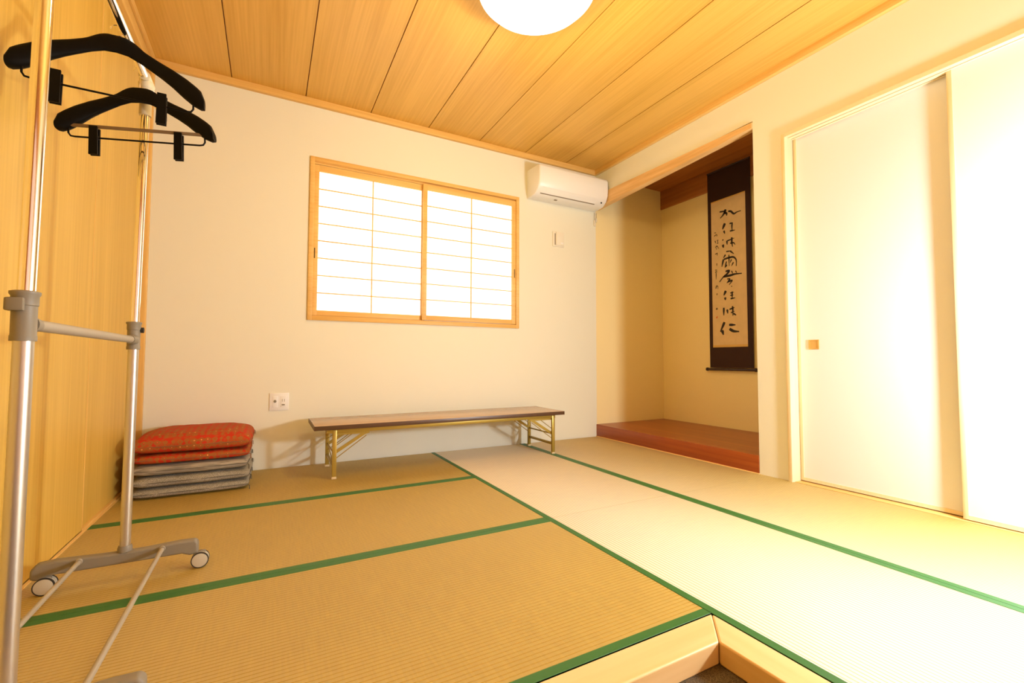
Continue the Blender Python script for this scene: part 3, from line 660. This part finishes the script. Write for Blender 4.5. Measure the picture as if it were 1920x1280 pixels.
# ------------------------------------------------------------------ garment rack
def rack():
    t = empty('garment_rack', (.302, -2.03, 0)); OX, OY = .302, -2.03
    def L(x, y, z): return (x-OX, y-OY, z)
    YF, YN = -1.612, -2.445
    for side, Y in (('far', YF), ('near', YN)):
        inn = -1 if side == 'far' else 1            # toward the other frame
        lean = .010
        MB().cyl(L(.302, Y, .085), L(.305, Y, .90), .0158, 32).build('lower_post', 'steel', t)
        MB().cyl(L(.305, Y, .86), L(.313, Y, 1.71), .0140, 32).build('upper_post', 'chrome', t)
        b = MB()
        # base beam with rounded ends
        prof = []
        x0, x1, zb, zt = .062, .520, .058, .104
        poly = [(x0, zb-.006), (x0+.02, zb-.012), (x0+.05, zb), (x1-.05, zb), (x1-.025, zb-.010), (x1, zb-.004), (x1, zt-.012), (x1-.010, zt-.001), (x1-.06, zt), (.36, zt-.006), (.25, zt-.006), (x0+.06, zt), (x0+.014, zt-.004), (x0, zt-.022)]
        b.prism([L(px, Y-.017, pz) for px, pz in poly], (0, .034, 0))
        bo = b.build('base_beam', 'greyplastic', t, bevel=.007)
        MB().lathe([(.021, 0), (.021, .012), (.0185, .020)], L(.302, Y, .098), n=28).build('post_socket', 'greyplastic', bo)
        for wx in (.100, .527):
            yw = Y-.008
            c = L(wx, yw, .0275)
            ws = MB().lathe([(.020, -.018), (.0265, -.016), (.0275, -.010), (.0275, -.004), (.022, -.002), (.022, .002), (.0275, .004), (.0275, .010), (.0265, .016), (.020, .018)], c, axis='y', n=36)
            wo = ws.build('caster', 'disc', t); wo['label'] = 'twin-wheel caster'
            MB().lathe([(.0282, -.0165), (.0282, -.0105)], c, axis='y', n=36).lathe([(.0282, .0105), (.0282, .0165)], c, axis='y', n=36).build('tyre', 'rubber', wo)
            MB().box(c[0]-.016, c[0]+.016, c[1]-.004, c[1]+.004, .024, .060, bev=.002).cyl((c[0]-(.012 if wx > .3 else -.0), c[1], .05), (c[0]-(.012 if wx > .3 else 0), c[1], .07), .006, 12).build('fork', 'greyplastic', wo)
        # height clamp
        cl = MB().lathe([(.0200, 0), (.0200, .010), (.0190, .012), (.0190, .070), (.0205, .072), (.0205, .090), (.0230, .094), (.0230, .099), (.017, .101)], L(.304, Y, .815), n=32)
        co_ = cl.build('height_clamp', 'greyplastic', t)
        kx = -1
        if side == 'near':
            MB().box(-.016, .010, Y-OY-.031, Y-OY-.020, .874, .900, bev=.003).cyl((-.002, Y-OY-.024, .887), (-.002, Y-OY-.010, .887), .010, 20).box(-.020, -.012, Y-OY-.026, Y-OY-.006, .874, .900, bev=.003).build('locking_knob', 'greyplastic', co_)
        else:
            MB().cyl((.018, Y-OY+.004, .886), (.030, Y-OY+.004, .886), .010, 20).build('locking_knob', 'rubber', co_)
        # socket for the crossbar
        MB().cyl(L(.304, Y+inn*.012, .850), L(.304, Y+inn*.050, .850), .0195, 24, r2=.0145).build('crossbar_socket', 'greyplastic', co_)
        # top elbow
        e = MB()
        e.cyl(L(.313, Y, 1.685), L(.313, Y, 1.790), .0185, 24)
        e.cyl(L(.312, Y+inn*.030, 1.824), L(.312, Y-inn*.055, 1.824), .0175, 24).sph(L(.313, Y, 1.800), .024, 20)
        e.build('top_connector', 'beigeplastic', t)
        MB().cyl(L(.312, Y-inn*.055, 1.824), L(.312, Y-inn*.30, 1.824), .0125, 24).build('rod_extension', 'chrome', t)
        MB().sph(L(.312, Y-inn*.305, 1.824), .017, 20).build('end_cap', 'greylight', t)
    MB().cyl(L(.312, YN+.02, 1.824), L(.312, YF-.02, 1.824), .0135, 32).build('hanging_rail', 'chrome', t)
    MB().cyl(L(.304, YN+.03, .850), L(.304, YF-.03, .850), .0125, 28).build('crossbar', 'greylight', t)
    for x in (.185, .412):
        MB().cyl(L(x, YN, .090), L(x, YF, .090), .0072, 20).build('bottom_rod', 'greylight', t)
        for Y, i_ in ((YF, -1), (YN, 1)): MB().cyl(L(x, Y+i_*.012, .090), L(x, Y+i_*.026, .090), .0100, 20).build('rod_ferrule', 'greylight', t)
    tag(t, 'tall chrome and grey garment rack on casters in the left foreground', 'garment rack')
rack()

# ------------------------------------------------------------------ hangers
TOPP = [(0, 0), (.025, -.001), (.045, -.010), (.075, -.034), (.11, -.052), (.15, -.070), (.19, -.092), (.215, -.110), (.232, -.124), (.240, -.138), (.2435, -.152)]
def interp(P, x):
    for (a, b), (c, d) in zip(P, P[1:]):
        if x <= c: return b+(d-b)*(x-a)/(c-a)
    return P[-1][1]
BOTP = [(0, -.056), (.03, -.059), (.06, -.072), (.09, -.089), (.12, -.107), (.15, -.128), (.18, -.154), (.21, -.176), (.235, -.186), (.2435, -.184)]
def hanger(loc, rz, hook_z, label, with_bar, rail):
    """local origin = top of the shoulder body's middle"""
    t = empty('coat_hanger', loc, rz)
    if with_bar: t.rotation_euler = (0, -.05, rz)
    xs_ = [i/24*.2435 for i in range(25)]; SX = .975; xs_ = [-x for x in xs_[::-1]][:-1]+xs_
    rings = []
    for x in xs_:
        ax = abs(x); zt, zb = interp(TOPP, ax), interp(BOTP, ax)
        if ax > .2: 
            zb = min(zb, zt-.012)
        zc, hh = (zt+zb)/2, (zt-zb)/2
        ty = .007+.016*max(0, (ax-.06)/.18)**1.2
        if ax > .235: hh *= .96; ty *= .86
        fwd = -.012*(ax/.24)**2                      # shoulders curve forward
        ring = []
        for k in range(16):
            a = 2*math.pi*k/16; c, s_ = math.cos(a), math.sin(a)
            ring.append((x*SX, fwd+ty*math.copysign(abs(c)**.75, c), zc+hh*math.copysign(abs(s_)**.8, s_)))
        rings.append(ring)
    MB().loft(rings).build('shoulder_body', 'black', t, sharp=60)
    hk = []
    r = .0165; hz = hook_z-loc[2]
    hk += [(0, 0, -.01), (0, 0, hz-r-.008), (-.004*0, 0, hz-r-.002)]
    # open hook passing over the rail
    for i in range(0, 15):
        a = math.radians(-70+i*18); hk.append((r*1.05*math.cos(a), 0, hz+r*1.05*math.sin(a)))
    MB().tube(hk, .0019, 8).build('hook', 'chrome', t)
    zw = -.203; e = .198
    MB().tube([(-e-.008, -.014, -.150), (-e-.008, -.014, zw+.012), (-e-.002, -.014, zw+.002), (-e+.01, -.014, zw), (e-.01, -.014, zw), (e+.002, -.014, zw+.002), (e+.008, -.014, zw+.012), (e+.008, -.014, -.150)], .0030, 8).build('clip_rail', 'black', t)
    for cx_ in (-.132, .122):
        c = MB()
        c.prism([(cx_-.012, -.022, zw+.040), (cx_+.012, -.022, zw+.040), (cx_+.013, -.026, zw-.062), (cx_-.013, -.026, zw-.062)], (0, .006, 0))
        c.prism([(cx_-.012, -.006, zw+.036), (cx_+.012, -.006, zw+.036), (cx_+.013, -.014, zw-.062), (cx_-.013, -.014, zw-.062)], (0, .006, 0))
        c.cyl((cx_-.013, -.014, zw), (cx_+.013, -.014, zw), .0060, 12)
        c.build('trouser_clip', 'black', t)
    if with_bar:
        MB().box(-.212, .212, -.019, -.009, -.168, -.158, bev=.002).build('trouser_bar', 'barwood', t)
    tag(t, label, 'hanger', 'black clip hangers on the rack rail')
hanger((.291, -1.885, 1.807), .0, 1.824, 'black coat hanger hanging nearer the camera, higher and wider in view', False, None)
hanger((.305, -1.660, 1.764), -.22, 1.824, 'black coat hanger with brown trouser bar hanging at the far end of the rack', True, None)
